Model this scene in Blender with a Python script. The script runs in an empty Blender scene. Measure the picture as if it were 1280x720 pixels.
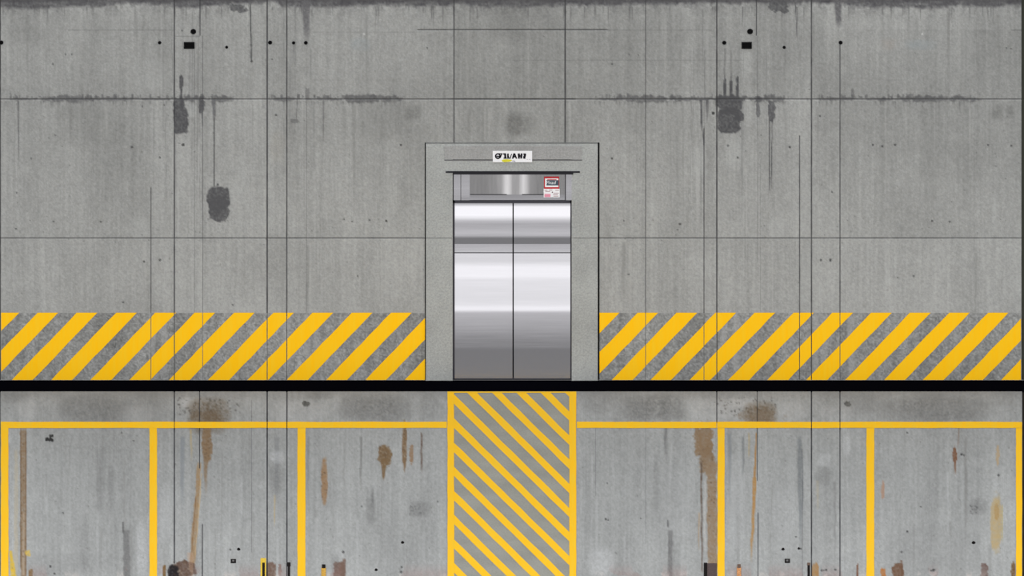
import bpy, math, random
import numpy as np

# ------------------------------------------------------------------ basics
S = 105.0                        # photograph pixels per metre
PITCH = math.radians(22.0)       # the camera looks down by this much
SP, CP = S * math.sin(PITCH), S * math.cos(PITCH)
E_WALL, E_FLOOR = 1.06, 1.36     # light reaching wall / floor (to choose paint albedo)
random.seed(4)
sc = bpy.context.scene
COL = sc.collection
sc.view_settings.view_transform = 'Standard'
sc.view_settings.look = 'None'
sc.view_settings.exposure = 0
sc.view_settings.gamma = 1

def X(px): return (px - 640.0) / S
def W(px, py, d=0.0):            # a point on a vertical plane d metres in front of the wall
    return (X(px), -d, (475.0 + SP * d - py) / CP)
def F(px, py, z=0.0):            # a point on the ground (height z)
    return (X(px), -(py - 475.0 + CP * z) / SP, z)
def lin(v):
    v = np.asarray(v, dtype=float) / 255.0
    return np.where(v <= 0.04045, v / 12.92, ((v + 0.055) / 1.055) ** 2.4)
def alb(rgb, e): return tuple(float(min(.97, c)) for c in lin(rgb) / e)

# ------------------------------------------------------------------ linking
def finish(o, parent=None):
    COL.objects.link(o)
    if parent is not None:
        o.parent = parent
    return o
def tag(o, label=None, cat=None, group=None, kind=None):
    if label: o['label'] = label
    if cat: o['category'] = cat
    if group: o['group'] = group
    if kind: o['kind'] = kind
    return o
def empty(name, loc, label, cat, group=None):
    o = bpy.data.objects.new(name, None); COL.objects.link(o)
    o.location = loc; o.empty_display_size = .1
    return tag(o, label, cat, group)

class MB:
    """collects faces in world space; build() links them as one mesh object"""
    def __init__(s): s.v = []; s.f = []; s.m = []
    def poly(s, pts, mi=0):
        i = len(s.v); s.v += [tuple(p) for p in pts]; s.f.append(list(range(i, i + len(pts)))); s.m.append(mi)
    def box(s, a, b, mi=0):
        x0, x1 = sorted((a[0], b[0])); y0, y1 = sorted((a[1], b[1])); z0, z1 = sorted((a[2], b[2]))
        i = len(s.v)
        s.v += [(x0,y0,z0),(x1,y0,z0),(x1,y1,z0),(x0,y1,z0),(x0,y0,z1),(x1,y0,z1),(x1,y1,z1),(x0,y1,z1)]
        for f in ((0,3,2,1),(4,5,6,7),(0,1,5,4),(1,2,6,5),(2,3,7,6),(3,0,4,7)):
            s.f.append([i + k for k in f]); s.m.append(mi)
    def cyl(s, c, r, h, axis='y', n=20, mi=0, r2=None):
        """c = centre of the back / bottom cap; grows to -y or +z by h"""
        r2 = r if r2 is None else r2
        i = len(s.v)
        for rr, t in ((r, 0), (r2, h)):
            for k in range(n):
                a = 2 * math.pi * k / n
                if axis == 'y': s.v.append((c[0] + rr * math.cos(a), c[1] - t, c[2] + rr * math.sin(a)))
                else: s.v.append((c[0] + rr * math.cos(a), c[1] + rr * math.sin(a), c[2] + t))
        for k in range(n):
            q = (k + 1) % n
            s.f.append([i + k, i + q, i + n + q, i + n + k]); s.m.append(mi)
        s.f.append([i + n + k for k in range(n)]); s.m.append(mi)
        s.f.append([i + k for k in reversed(range(n))]); s.m.append(mi)
    def ring(s, c, ro, ri, h, axis='y', n=24, mi=0):
        i = len(s.v)
        for rr, t in ((ro, 0), (ro, h), (ri, h), (ri, 0)):
            for k in range(n):
                a = 2 * math.pi * k / n
                if axis == 'y': s.v.append((c[0] + rr * math.cos(a), c[1] - t, c[2] + rr * math.sin(a)))
                else: s.v.append((c[0] + rr * math.cos(a), c[1] + rr * math.sin(a), c[2] + t))
        for b in range(4):
            for k in range(n):
                q = (k + 1) % n; b2 = (b + 1) % 4
                s.f.append([i + b*n + k, i + b*n + q, i + b2*n + q, i + b2*n + k]); s.m.append(mi)
    def build(s, name, mats, parent=None, bevel=0):
        off = parent_world(parent)
        me = bpy.data.meshes.new(name)
        me.from_pydata([(v[0]-off[0], v[1]-off[1], v[2]-off[2]) for v in s.v], [], s.f)
        for m in (mats if isinstance(mats, (list, tuple)) else [mats]): me.materials.append(m)
        me.polygons.foreach_set('material_index', s.m)
        me.update()
        o = finish(bpy.data.objects.new(name, me), parent)
        if bevel:
            b = o.modifiers.new('bevel', 'BEVEL'); b.width = bevel; b.segments = 2; b.limit_method = 'ANGLE'
        return o
def parent_world(p):
    v = [0, 0, 0]
    while p is not None:
        for k in range(3): v[k] += p.location[k]
        p = p.parent
    return v

# ------------------------------------------------------------------ materials
def new_mat(name):
    m = bpy.data.materials.new(name); m.use_nodes = True
    nt = m.node_tree; b = nt.nodes['Principled BSDF']
    return m, nt, b
def N(nt, t, **kw):
    n = nt.nodes.new(t)
    for k, v in kw.items(): setattr(n, k, v)
    return n
def simple(name, rgb, e=E_WALL, rough=.6, metal=0, grain=.12, scale=120, spec=.3):
    m, nt, b = new_mat(name)
    b.inputs['Roughness'].default_value = rough; b.inputs['Metallic'].default_value = metal
    b.inputs['Specular IOR Level'].default_value = spec
    g = N(nt, 'ShaderNodeNewGeometry'); no = N(nt, 'ShaderNodeTexNoise')
    no.inputs['Scale'].default_value = scale; no.inputs['Detail'].default_value = 4
    nt.links.new(g.outputs['Position'], no.inputs['Vector'])
    mr = N(nt, 'ShaderNodeMapRange'); mr.inputs['To Min'].default_value = 1 - grain; mr.inputs['To Max'].default_value = 1 + grain
    mr.inputs['From Min'].default_value = .25; mr.inputs['From Max'].default_value = .75
    nt.links.new(no.outputs['Fac'], mr.inputs['Value'])
    vm = N(nt, 'ShaderNodeVectorMath', operation='SCALE'); vm.inputs[0].default_value = alb(rgb, e)
    nt.links.new(mr.outputs['Result'], vm.inputs['Scale']); nt.links.new(vm.outputs['Vector'], b.inputs['Base Color'])
    return m
def concrete_painted(name):
    """weathered concrete: staining comes from the mesh's colour attribute, the grain from noise"""
    m, nt, b = new_mat(name)
    b.inputs['Roughness'].default_value = .92; b.inputs['Specular IOR Level'].default_value = .12
    at = N(nt, 'ShaderNodeAttribute'); at.attribute_name = 'weathering_and_shade'
    g = N(nt, 'ShaderNodeNewGeometry')
    no = N(nt, 'ShaderNodeTexNoise'); no.inputs['Scale'].default_value = 70; no.inputs['Detail'].default_value = 5; no.inputs['Roughness'].default_value = .75
    nt.links.new(g.outputs['Position'], no.inputs['Vector'])
    mr = N(nt, 'ShaderNodeMapRange'); mr.inputs['From Min'].default_value = .3; mr.inputs['From Max'].default_value = .7
    mr.inputs['To Min'].default_value = .9; mr.inputs['To Max'].default_value = 1.1
    nt.links.new(no.outputs['Fac'], mr.inputs['Value'])
    vm = N(nt, 'ShaderNodeVectorMath', operation='SCALE')
    nt.links.new(at.outputs['Color'], vm.inputs[0]); nt.links.new(mr.outputs['Result'], vm.inputs['Scale'])
    nt.links.new(vm.outputs['Vector'], b.inputs['Base Color'])
    bp = N(nt, 'ShaderNodeBump'); bp.inputs['Strength'].default_value = .12; bp.inputs['Distance'].default_value = .004
    nt.links.new(no.outputs['Fac'], bp.inputs['Height']); nt.links.new(bp.outputs['Normal'], b.inputs['Normal'])
    return m
def precast(name, rgb, e, contrast=.22):
    m, nt, b = new_mat(name)
    b.inputs['Roughness'].default_value = .9; b.inputs['Specular IOR Level'].default_value = .15
    g = N(nt, 'ShaderNodeNewGeometry')
    no = N(nt, 'ShaderNodeTexNoise'); no.inputs['Scale'].default_value = 45; no.inputs['Detail'].default_value = 5; no.inputs['Roughness'].default_value = .8
    n2 = N(nt, 'ShaderNodeTexNoise'); n2.inputs['Scale'].default_value = 2.2; n2.inputs['Detail'].default_value = 3
    nt.links.new(g.outputs['Position'], no.inputs['Vector']); nt.links.new(g.outputs['Position'], n2.inputs['Vector'])
    mr = N(nt, 'ShaderNodeMapRange'); mr.inputs['From Min'].default_value = .3; mr.inputs['From Max'].default_value = .7
    mr.inputs['To Min'].default_value = 1 - contrast; mr.inputs['To Max'].default_value = 1 + contrast
    m2 = N(nt, 'ShaderNodeMapRange'); m2.inputs['From Min'].default_value = .3; m2.inputs['From Max'].default_value = .7
    m2.inputs['To Min'].default_value = .9; m2.inputs['To Max'].default_value = 1.1
    nt.links.new(no.outputs['Fac'], mr.inputs['Value']); nt.links.new(n2.outputs['Fac'], m2.inputs['Value'])
    mu = N(nt, 'ShaderNodeMath', operation='MULTIPLY'); nt.links.new(mr.outputs['Result'], mu.inputs[0]); nt.links.new(m2.outputs['Result'], mu.inputs[1])
    vm = N(nt, 'ShaderNodeVectorMath', operation='SCALE'); vm.inputs[0].default_value = alb(rgb, e)
    nt.links.new(mu.outputs[0], vm.inputs['Scale']); nt.links.new(vm.outputs['Vector'], b.inputs['Base Color'])
    return m
def road_paint(name, rgb, e, stretch):
    """yellow line paint, slightly worn along the direction of the streaks"""
    m, nt, b = new_mat(name)
    b.inputs['Roughness'].default_value = .75; b.inputs['Specular IOR Level'].default_value = .15
    g = N(nt, 'ShaderNodeNewGeometry')
    mp = N(nt, 'ShaderNodeMapping'); mp.inputs['Scale'].default_value = stretch
    nt.links.new(g.outputs['Position'], mp.inputs['Vector'])
    no = N(nt, 'ShaderNodeTexNoise'); no.inputs['Scale'].default_value = 3; no.inputs['Detail'].default_value = 4
    nt.links.new(mp.outputs['Vector'], no.inputs['Vector'])
    r = N(nt, 'ShaderNodeValToRGB'); r.color_ramp.elements[0].position = .35; r.color_ramp.elements[1].position = .72
    r.color_ramp.elements[0].color = alb(rgb, e) + (1,)
    r.color_ramp.elements[1].color = alb((rgb[0] * .97, rgb[1] * 1.02, min(255, rgb[2] + 22)), e) + (1,)
    nt.links.new(no.outputs['Fac'], r.inputs['Fac'])
    n2 = N(nt, 'ShaderNodeTexNoise'); n2.inputs['Scale'].default_value = 26; n2.inputs['Detail'].default_value = 6; n2.inputs['Roughness'].default_value = .7
    nt.links.new(g.outputs['Position'], n2.inputs['Vector'])
    mr = N(nt, 'ShaderNodeMapRange'); mr.inputs['From Min'].default_value = .68; mr.inputs['From Max'].default_value = .76
    nt.links.new(n2.outputs['Fac'], mr.inputs['Value'])
    mx = N(nt, 'ShaderNodeMix', data_type='RGBA')
    mx.inputs['B'].default_value = alb((222, 162, 40), e) + (1,)
    nt.links.new(mr.outputs['Result'], mx.inputs['Factor']); nt.links.new(r.outputs['Color'], mx.inputs['A'])
    nt.links.new(mx.outputs['Result'], b.inputs['Base Color'])
    return m

# unseen overcast sky, ramp shaped for the door reflections: dim at the horizon, bright above
SKY_LOW, SKY_HIGH, SKY_Z0, SKY_Z = .31, 1.75, .07, .25
def steel(name, axis, stops, base=.56, rough=.09, tint=(1, .985, 1.03)):
    """brushed stainless sheet; stops = [(photo pixel, normal tilt in degrees that shapes the mirrored bands)], along z ('z') or x ('x')"""
    m, nt, b = new_mat(name)
    b.inputs['Metallic'].default_value = 1; b.inputs['Roughness'].default_value = rough
    b.inputs['Base Color'].default_value = (base * tint[0], base * tint[1], base * tint[2], 1)
    if axis:
        g = N(nt, 'ShaderNodeNewGeometry'); sx = N(nt, 'ShaderNodeSeparateXYZ'); nt.links.new(g.outputs['Position'], sx.inputs[0])
        stops = sorted(stops)
        if axis == 'z':
            conv = lambda p: W(0, p, -.03)[2]
        else:
            conv = X
        pts = sorted((conv(p), t) for p, t in stops)
        lo, hi = pts[0][0], pts[-1][0]
        mr = N(nt, 'ShaderNodeMapRange'); mr.inputs['From Min'].default_value = lo; mr.inputs['From Max'].default_value = hi
        nt.links.new(sx.outputs['Z' if axis == 'z' else 'X'], mr.inputs['Value'])
        r = N(nt, 'ShaderNodeValToRGB'); cr = r.color_ramp
        for k, (c, t) in enumerate(pts):
            u = (c - lo) / (hi - lo)
            el = cr.elements[0] if k == 0 else (cr.elements[1] if k == 1 else cr.elements.new(u))
            el.position = u; v = t / 30.0; el.color = (v, v, v, 1)
        nt.links.new(mr.outputs['Result'], r.inputs['Fac'])
        # a little waviness of thin sheet
        no = N(nt, 'ShaderNodeTexNoise'); no.inputs['Scale'].default_value = 1
        mp = N(nt, 'ShaderNodeMapping'); mp.inputs['Scale'].default_value = (1.5, 1.5, 60) if axis == 'z' else (40, 1.5, 3)
        nt.links.new(g.outputs['Position'], mp.inputs['Vector']); nt.links.new(mp.outputs['Vector'], no.inputs['Vector'])
        wv = N(nt, 'ShaderNodeMapRange'); wv.inputs['To Min'].default_value = -.007; wv.inputs['To Max'].default_value = .007
        nt.links.new(no.outputs['Fac'], wv.inputs['Value'])
        sc_ = N(nt, 'ShaderNodeMath', operation='MULTIPLY_ADD'); sc_.inputs[1].default_value = math.radians(30)
        nt.links.new(r.outputs['Color'], sc_.inputs[0]); nt.links.new(wv.outputs['Result'], sc_.inputs[2])
        si = N(nt, 'ShaderNodeMath', operation='SINE'); co = N(nt, 'ShaderNodeMath', operation='COSINE')
        nt.links.new(sc_.outputs[0], si.inputs[0]); nt.links.new(sc_.outputs[0], co.inputs[0])
        ng = N(nt, 'ShaderNodeMath', operation='MULTIPLY'); ng.inputs[1].default_value = -1; nt.links.new(co.outputs[0], ng.inputs[0])
        cb = N(nt, 'ShaderNodeCombineXYZ'); nt.links.new(ng.outputs[0], cb.inputs['Y']); nt.links.new(si.outputs[0], cb.inputs['Z'])
        nt.links.new(cb.outputs[0], b.inputs['Normal'])  # bent normals put the bright and dark reflection bands into the sheet
    return m
def tilt_for(v, base=.56):
    """tilt at which a flat-on view of the sheet mirrors the sky brightness v (display value)"""
    L = float(lin(v)) / base
    z = SKY_Z0 + (L - SKY_LOW) / (SKY_HIGH - SKY_LOW) * (SKY_Z - SKY_Z0)
    z = max(.02, min(z, .27)) if v > 124 else .03
    return (math.degrees(math.asin(z)) + math.degrees(PITCH)) / 2

M_WALL = concrete_painted('wall_concrete'); M_FLOOR = concrete_painted('floor_concrete')
M_YELLOW_W = road_paint('yellow_wall_paint', (255, 191, 10), 1.0, (9, 1, .7))
M_YELLOW_F = road_paint('yellow_floor_paint', (248, 191, 24), E_FLOOR, (9, .8, 1))
M_PRECAST = precast('precast_concrete', (162, 164, 162), E_WALL, .27)
M_BLACK = simple('matt_black', (5, 5, 9), rough=1, grain=.3, spec=0)
M_GAP = simple('joint_shadow_grey', (52, 52, 54), rough=1, spec=0)
M_VENT = simple('black_plastic', (24, 24, 25), rough=.7, spec=.1)
M_PLUG = simple('black_rubber', (22, 22, 23), rough=.8, spec=.1)
M_DARKSTEEL = simple('dark_steel', (38, 38, 44), rough=.5, spec=.2)
M_WHITE = simple('white_enamel', (236, 236, 238), grain=.02, rough=.5, spec=.2)
M_INK = simple('black_ink', (30, 29, 38), grain=.1, spec=.1)
M_INKGREY = simple('grey_ink', (168, 164, 178), grain=.1, spec=.1)
M_STAINYELLOW = simple('yellow_print', (212, 205, 62), grain=.15, spec=.1)
M_RED = simple('red_enamel', (186, 44, 52), grain=.08, spec=.2)
M_PINK = simple('pink_print', (226, 150, 170), grain=.08, spec=.1)
M_SLATE = simple('slate_print', (74, 86, 98), grain=.1, spec=.1)
M_BROWN = simple('rusty_steel', (104, 84, 72), e=E_FLOOR, grain=.35, scale=40, rough=.9)
M_BRASS = simple('weathered_brass', (196, 152, 60), e=E_FLOOR, grain=.5, scale=60, rough=.6)
M_YTRIM = simple('yellow_plastic', (224, 190, 60), e=E_FLOOR, grain=.15)
M_FBLACK = simple('black_iron', (20, 17, 17), e=E_FLOOR, grain=.3, rough=.8, spec=.1)

# ------------------------------------------------------------------ weathering painter (numpy)
def vnoise(xs, ys, sx, sy, seed):
    rng = np.random.default_rng(seed)
    u = (np.asarray(xs) + 4000) / sx; v = (np.asarray(ys) + 4000) / sy
    iu = np.floor(u).astype(int); iv = np.floor(v).astype(int)
    fu = u - iu; fv = v - iv
    fu = fu * fu * (3 - 2 * fu); fv = fv * fv * (3 - 2 * fv)
    iu -= iu.min(); iv -= iv.min()
    lat = rng.random((iv.max() + 2, iu.max() + 2))
    a = lat[np.ix_(iv, iu)]; b = lat[np.ix_(iv, iu + 1)]; c = lat[np.ix_(iv + 1, iu)]; d = lat[np.ix_(iv + 1, iu + 1)]
    fu = fu[None, :]; fv = fv[:, None]
    return (a * (1 - fu) + b * fu) * (1 - fv) + (c * (1 - fu) + d * fu) * fv * 1.0

class Canvas:
    def __init__(s, xs, ys, seed):
        s.xs = np.asarray(xs); s.ys = np.asarray(ys); s.x = s.xs[None, :]; s.y = s.ys[:, None]; s.seed = seed
        s.c = np.zeros((len(ys), len(xs), 3)); s.depth = np.zeros((len(ys), len(xs)))
        s.n_edge = s.noise(5, 5) * .6 + s.noise(2.2, 2.2) * .4
        s.n_fine = s.noise(1.6, 1.6)
        s.n_soft = s.noise(22, 22) * .6 + s.noise(9, 9) * .4
    def noise(s, sx, sy):
        s.seed += 1; return vnoise(s.xs, s.ys, sx, sy, s.seed)
    def mix(s, m, rgb):
        m = np.clip(m, 0, 1)[..., None]; s.c = s.c * (1 - m) + np.array(rgb, float) * m
    def blob(s, x0, y0, x1, y1, rgb, a=.9, edge=.25, p=3.0, soft=.15):
        cx, cy, rx, ry = (x0 + x1) / 2, (y0 + y1) / 2, (x1 - x0) / 2, (y1 - y0) / 2
        d = (np.abs((s.x - cx) / rx) ** p + np.abs((s.y - cy) / ry) ** p) ** (1 / p)
        d = d + (s.n_edge - .5) * edge * 2
        m = np.clip((1 - d) / soft + .5, 0, 1) * (.62 + .5 * s.n_fine + .22 * s.n_soft)
        s.mix(m * a, rgb)
    def patch(s, x0, y0, x1, y1, rgb, a=.3):
        """soft cloud"""
        cx, cy, rx, ry = (x0 + x1) / 2, (y0 + y1) / 2, (x1 - x0) / 2, (y1 - y0) / 2
        d = np.abs((s.x - cx) / rx) ** 3 + np.abs((s.y - cy) / ry) ** 3 + (s.n_soft - .5) * .9
        m = np.clip((1 - d) * .9, 0, .8) * (.25 + .6 * s.n_soft + .3 * s.n_edge) * (.45 + 1.0 * s.n_fine)
        s.mix(m * a, rgb)
    def streak(s, x0, y0, x1, y1, w0, w1, rgb, a=.8, wob=1.0, fade=.25, soft=.8):
        t = (s.y - y0) / (y1 - y0)
        xc = x0 + (x1 - x0) * t + (vnoise([0], s.ys, 1, 14, s.seed + 7) - .5) * wob
        s.seed += 1
        w = (w0 + (w1 - w0) * t) / 2 * (.8 + .4 * s.noise(40, 6))
        m = np.clip((w - np.abs(s.x - xc)) / soft + .5, 0, 1)
        m = m * np.clip(t / .03, 0, 1) * np.clip((1 - t) / fade, 0, 1)
        s.mix(m * a * (.7 + .6 * s.n_fine), rgb)
    def dot(s, x, y, r, rgb=(50, 50, 50), a=.9):
        d = np.sqrt((s.x - x) ** 2 + (s.y - y) ** 2)
        s.mix(np.clip((r - d) / .8 + .5, 0, 1) * a, rgb)
    def vjoint(s, x, y0, y1, w=1.5, a=.85, rgb=(66, 66, 68), depth=.012):
        m = np.clip((w / 2 - np.abs(s.x - x)) / .45 + .5, 0, 1) * ((s.y >= y0) & (s.y <= y1))
        m = m * (.75 + .35 * s.noise(30, 9))
        s.mix(m * a, rgb); s.depth = np.maximum(s.depth, m * depth * (a > .5))
    def hjoint(s, y, x0, x1, w=1.5, a=.85, rgb=(66, 66, 68), depth=.012):
        m = np.clip((w / 2 - np.abs(s.y - y)) / .45 + .5, 0, 1) * ((s.x >= x0) & (s.x <= x1))
        m = m * (.75 + .35 * s.noise(9, 30))
        s.mix(m * a, rgb); s.depth = np.maximum(s.depth, m * depth * (a > .5))

def axis(lo, hi, step, coarse_lo, coarse_hi, extra):
    a = list(np.arange(lo, hi + 1e-6, step)) + list(coarse_lo) + list(coarse_hi)
    for e, w in extra:
        a += [e - w / 2 - .25, e - w / 2 + .25, e, e + w / 2 - .25, e + w / 2 + .25]
    a = np.unique(np.round(np.array(a, float), 3))
    keep = [a[0]]
    for v in a[1:]:
        if v - keep[-1] > .12: keep.append(v)
    return np.array(keep)

def grid_object(name, cv, e, mat, place, hole=None, wall=True):
    ny, nx = cv.c.shape[:2]
    P = np.zeros((ny, nx, 3))
    P[..., 0] = (cv.x - 640) / S
    if wall:
        P[..., 1] = cv.depth; P[..., 2] = (475 - cv.y) / CP
    else:
        P[..., 1] = -(cv.y - 475) / SP; P[..., 2] = -cv.depth
    if place: P[..., 1] += place
    me = bpy.data.meshes.new(name)
    j, i = np.meshgrid(np.arange(ny - 1), np.arange(nx - 1), indexing='ij')
    q = np.stack([j * nx + i, (j + 1) * nx + i, (j + 1) * nx + i + 1, j * nx + i + 1], -1)
    keep = np.ones((ny - 1, nx - 1), bool)
    if hole:
        xm = (cv.xs[:-1] + cv.xs[1:]) / 2; ym = (cv.ys[:-1] + cv.ys[1:]) / 2
        for (x0, y0, x1, y1) in hole:
            keep &= ~(((xm > x0) & (xm < x1))[None, :] & ((ym > y0) & (ym < y1))[:, None])
    q = q[keep]
    used = np.unique(q)
    remap = np.full(ny * nx, -1); remap[used] = np.arange(len(used))
    q = remap[q]
    pts = P.reshape(-1, 3)[used]
    me.vertices.add(len(pts)); me.vertices.foreach_set('co', pts.astype(np.float32).ravel())
    me.loops.add(q.size); me.loops.foreach_set('vertex_index', q.astype(np.int32).ravel())
    me.polygons.add(len(q)); me.polygons.foreach_set('loop_start', np.arange(0, q.size, 4, dtype=np.int32))
    me.polygons.foreach_set('loop_total', np.full(len(q), 4, dtype=np.int32))
    me.update(calc_edges=True)
    at = me.color_attributes.new('weathering_and_shade', 'FLOAT_COLOR', 'POINT')
    col = np.ones((len(pts), 4), np.float32)
    col[:, :3] = np.clip(lin(np.clip(cv.c.reshape(-1, 3)[used], 0, 255)) / e, 0, .97)
    at.data.foreach_set('color', col.ravel())
    me.materials.append(mat); me.validate()
    o = bpy.data.objects.new(name, me); COL.objects.link(o)
    return o

# ------------------------------------------------------------------ joints (photo pixels)
WJ = [(218,-300,476,1.7,.85),(250,-300,45,1.3,.8),(253.3,45,476,1.0,.5),(243.3,60,400,.8,.28),(334,-300,476,1.9,.9),
      (358.5,-300,476,1.6,.9),(383,124,476,.9,.38),(567.5,-300,180,1.5,.85),(706.5,-300,180,1.9,.9),(807,-300,476,1.1,.62),
      (880,160,476,1.3,.7),(896,-300,476,1.7,.95),(945.6,-300,45,1.2,.8),(946.5,45,330,.8,.25),(999.5,170,476,1.4,.75),
      (1014.3,-300,476,1.5,.95),(1050,53,476,1.4,.7),(188.7,235,476,1.2,.62),(1277.6,-300,476,1.8,1.0),(.3,-300,476,1.6,.95),(950.5,200,400,.8,.2)]
BAND_J = [188.7, 218, 253.3, 334, 358.5, 807, 880, 896, 999.5, 1014.3, 1050]
BAND_JW = {188.7: .9, 218: 1.2, 253.3: .8, 334: 1.2, 358.5: 1.2, 807: .9, 880: .9, 896: 1.2, 999.5: 1.0, 1014.3: 1.2, 1050: 1.0}
FJ = [(218,486,704,1.5,.9),(249.5,486,585,1.0,.75),(253,655,900,1.2,.8),(334,486,900,1.6,.95),(358.7,486,900,1.4,.95),(896,486,528,1.3,.8),
      (946.5,486,600,.9,.55),(947.5,640,900,1.1,.6),(1014.3,486,900,1.4,.95),(1050,486,900,1.3,.8),(807,520,680,.8,.22),(314.5,500,690,.8,.3),
      (744.5,530,620,.8,.25),(1003,600,720,.8,.35),(1278.8,486,900,2.2,1.0),(-.2,486,900,1.6,.95)]
SURR = (531.0, 178.2, 749.4)      # opening in the wall for the lift surround: left, top, right

# ------------------------------------------------------------------ wall
wx = axis(-4, 1284, 1.3, np.linspace(-1600, -10, 40), np.linspace(1290, 2880, 40),
          [(j[0], j[3]) for j in WJ] + [(SURR[0], 0), (SURR[2], 0)])
wy = axis(-4, 474.5, 1.3, np.linspace(-420, -10, 16), [475.0], [(124, 1.4), (297.5, 1.4), (37.3, 1.0), (SURR[1], 0)])
def concrete_base(cv, tone, seed_shift=0):
    n = (cv.noise(160, 90) - .5) * 11 + (cv.noise(45, 70) - .5) * 9 + (cv.noise(7, 150) - .5) * 6 + (cv.noise(18, 220) - .5) * 7 + (cv.noise(2.6, 90) - .5) * 6 + (cv.noise(1.4, 40) - .5) * 8 \
        + (cv.noise(14, 14) - .5) * 5 + (cv.noise(2.0, 2.6) - .5) * 12 + (cv.noise(1.3, 1.3) - .5) * 15
    base = tone + n
    cv.c[...] = base[..., None] * np.array([.998, 1.002, .988])
    return cv
cv = Canvas(wx, wy, 11)
tone = 151.5 + 6 * np.clip((cv.y - 40) / 260, 0, 1) + 2 * np.clip((cv.y - 297) / 60, 0, 1) - 3 * np.clip((cv.y - 0) / 40, 0, 1) * (cv.y < 124)  # vertical light falloff painted into the albedo: upper wall darker
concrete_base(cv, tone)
# panel to panel tone
for (x0, x1, y0, y1, d) in ((218,250,0,124,3),(567,707,0,124,-5),(567,707,124,180,-3),(707,807,37,297,-3),(807,896,124,297,-1),(896,1014,124,297,4),
                            (1050,1277,37,297,-4),(0,188,124,297,-2),(188,334,124,475,3),(358,531,124,297,-3),(1014,1050,124,475,2),(1100,1277,124,297,-2)):
    cv.c += d * ((cv.x > x0) & (cv.x < x1) & (cv.y > y0) & (cv.y < y1))[..., None]
# long light and dark runs of water
rng = random.Random(5)
for k in range(110):
    x = rng.uniform(2, 1276); y0 = rng.choice([8, 8, 124, 124, 297]) + rng.uniform(0, 12); L = rng.uniform(40, 175)
    light = rng.random() < .5
    cv.streak(x, y0, x + rng.uniform(-1, 1), min(473, y0 + L), rng.uniform(.8, 5), rng.uniform(.6, 3), (176, 176, 173) if light else (122, 122, 120), rng.uniform(.12, .38), 1, .6)
for (x0, x1) in ((190, 232), (236, 262), (352, 400), (862, 882), (898, 1002)):
    for k in range(7):
        x = rng.uniform(x0, x1); y0 = rng.choice([124, 170, 210, 300]); cv.streak(x, y0, x, y0 + rng.uniform(80, 170), rng.uniform(.8, 2.4), .8, (178, 178, 176), .35, 1, .4)
        x = rng.uniform(x0, x1); y0 = rng.choice([10, 60, 124]); cv.streak(x, y0, x, y0 + rng.uniform(60, 220), .9, .7, (108, 108, 108), .4, 1, .4)
# top grime below the slab above
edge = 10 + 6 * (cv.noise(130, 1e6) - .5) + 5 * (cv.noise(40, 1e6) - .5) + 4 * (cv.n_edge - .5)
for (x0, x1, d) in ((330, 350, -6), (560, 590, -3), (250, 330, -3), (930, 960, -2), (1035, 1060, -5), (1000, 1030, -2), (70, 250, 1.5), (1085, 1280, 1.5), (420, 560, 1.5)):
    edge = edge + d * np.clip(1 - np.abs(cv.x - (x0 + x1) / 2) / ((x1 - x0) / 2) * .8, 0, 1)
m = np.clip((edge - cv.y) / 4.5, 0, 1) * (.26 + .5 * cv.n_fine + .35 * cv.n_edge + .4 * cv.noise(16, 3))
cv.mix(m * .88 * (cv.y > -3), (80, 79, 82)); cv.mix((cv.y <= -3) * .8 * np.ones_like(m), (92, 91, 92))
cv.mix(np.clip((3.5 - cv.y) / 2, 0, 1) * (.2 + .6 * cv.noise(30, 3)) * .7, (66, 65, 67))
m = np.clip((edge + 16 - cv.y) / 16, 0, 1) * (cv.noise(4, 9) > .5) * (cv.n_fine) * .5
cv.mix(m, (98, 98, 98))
for k in range(70):
    x = rng.uniform(0, 1278); cv.streak(x, 8, x, 14 + rng.uniform(3, 28), rng.uniform(.8, 2.2), .6, (92, 92, 92), .5, 1, .7)
cv.blob(288, 5, 308, 15, (80, 80, 82), .75, .6); cv.blob(962, 3, 988, 15, (76, 76, 78), .75, .6)
cv.streak(383, 0, 383, 56, 11, 5, (100, 99, 101), .75, 1, .4, 2.5); cv.streak(1047, 0, 1049, 36, 10, 5, (96, 95, 97), .8, 1, .3, 2.5)
cv.streak(312.5, 4, 314.5, 78, 1.3, 1.2, (52, 52, 54), .85, .8, .05); cv.dot(314.5, 76.5, 1.4)
cv.streak(994.5, 5, 996, 48, 1.2, 1.0, (74, 74, 76), .7, .8, .3)
# soiled joint at y = 124
for (x0, x1, h, a) in ((6, 46, 3, .7), (50, 120, 7, .85), (100, 170, 4, .7), (165, 218, 2.6, .6), (216, 262, 6, .9), (262, 292, 7, .75), (336, 372, 4, .75),
                       (372, 430, 3, .55), (425, 500, 7.5, .85), (742, 775, 3, .7), (770, 845, 7, .85), (840, 896, 4, .8), (892, 935, 6, .9), (935, 960, 4, .75), (958, 984, 7, .8),
                       (1020, 1075, 4, .7), (1110, 1215, 6.5, .85), (1075, 1125, 2.5, .6)):
    cv.blob(x0, 124 - h * .62, x1, 124 + h * .5, (92, 92, 93), a * .9, .75, 2, .5)
    for k in range(int((x1 - x0) / 5)):
        x = rng.uniform(x0, x1); cv.streak(x, 126, x, 128 + rng.uniform(4, 14 if a > .8 else 6), rng.uniform(.7, 1.6), .5, (96, 96, 96), .45, .6, .7)
        x = rng.uniform(x0, x1); cv.blob(x - 1.2, 124 - rng.uniform(3, 7), x + 1.2, 123, (92, 92, 93), .5, .4)
D = (80, 80, 82)
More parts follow.
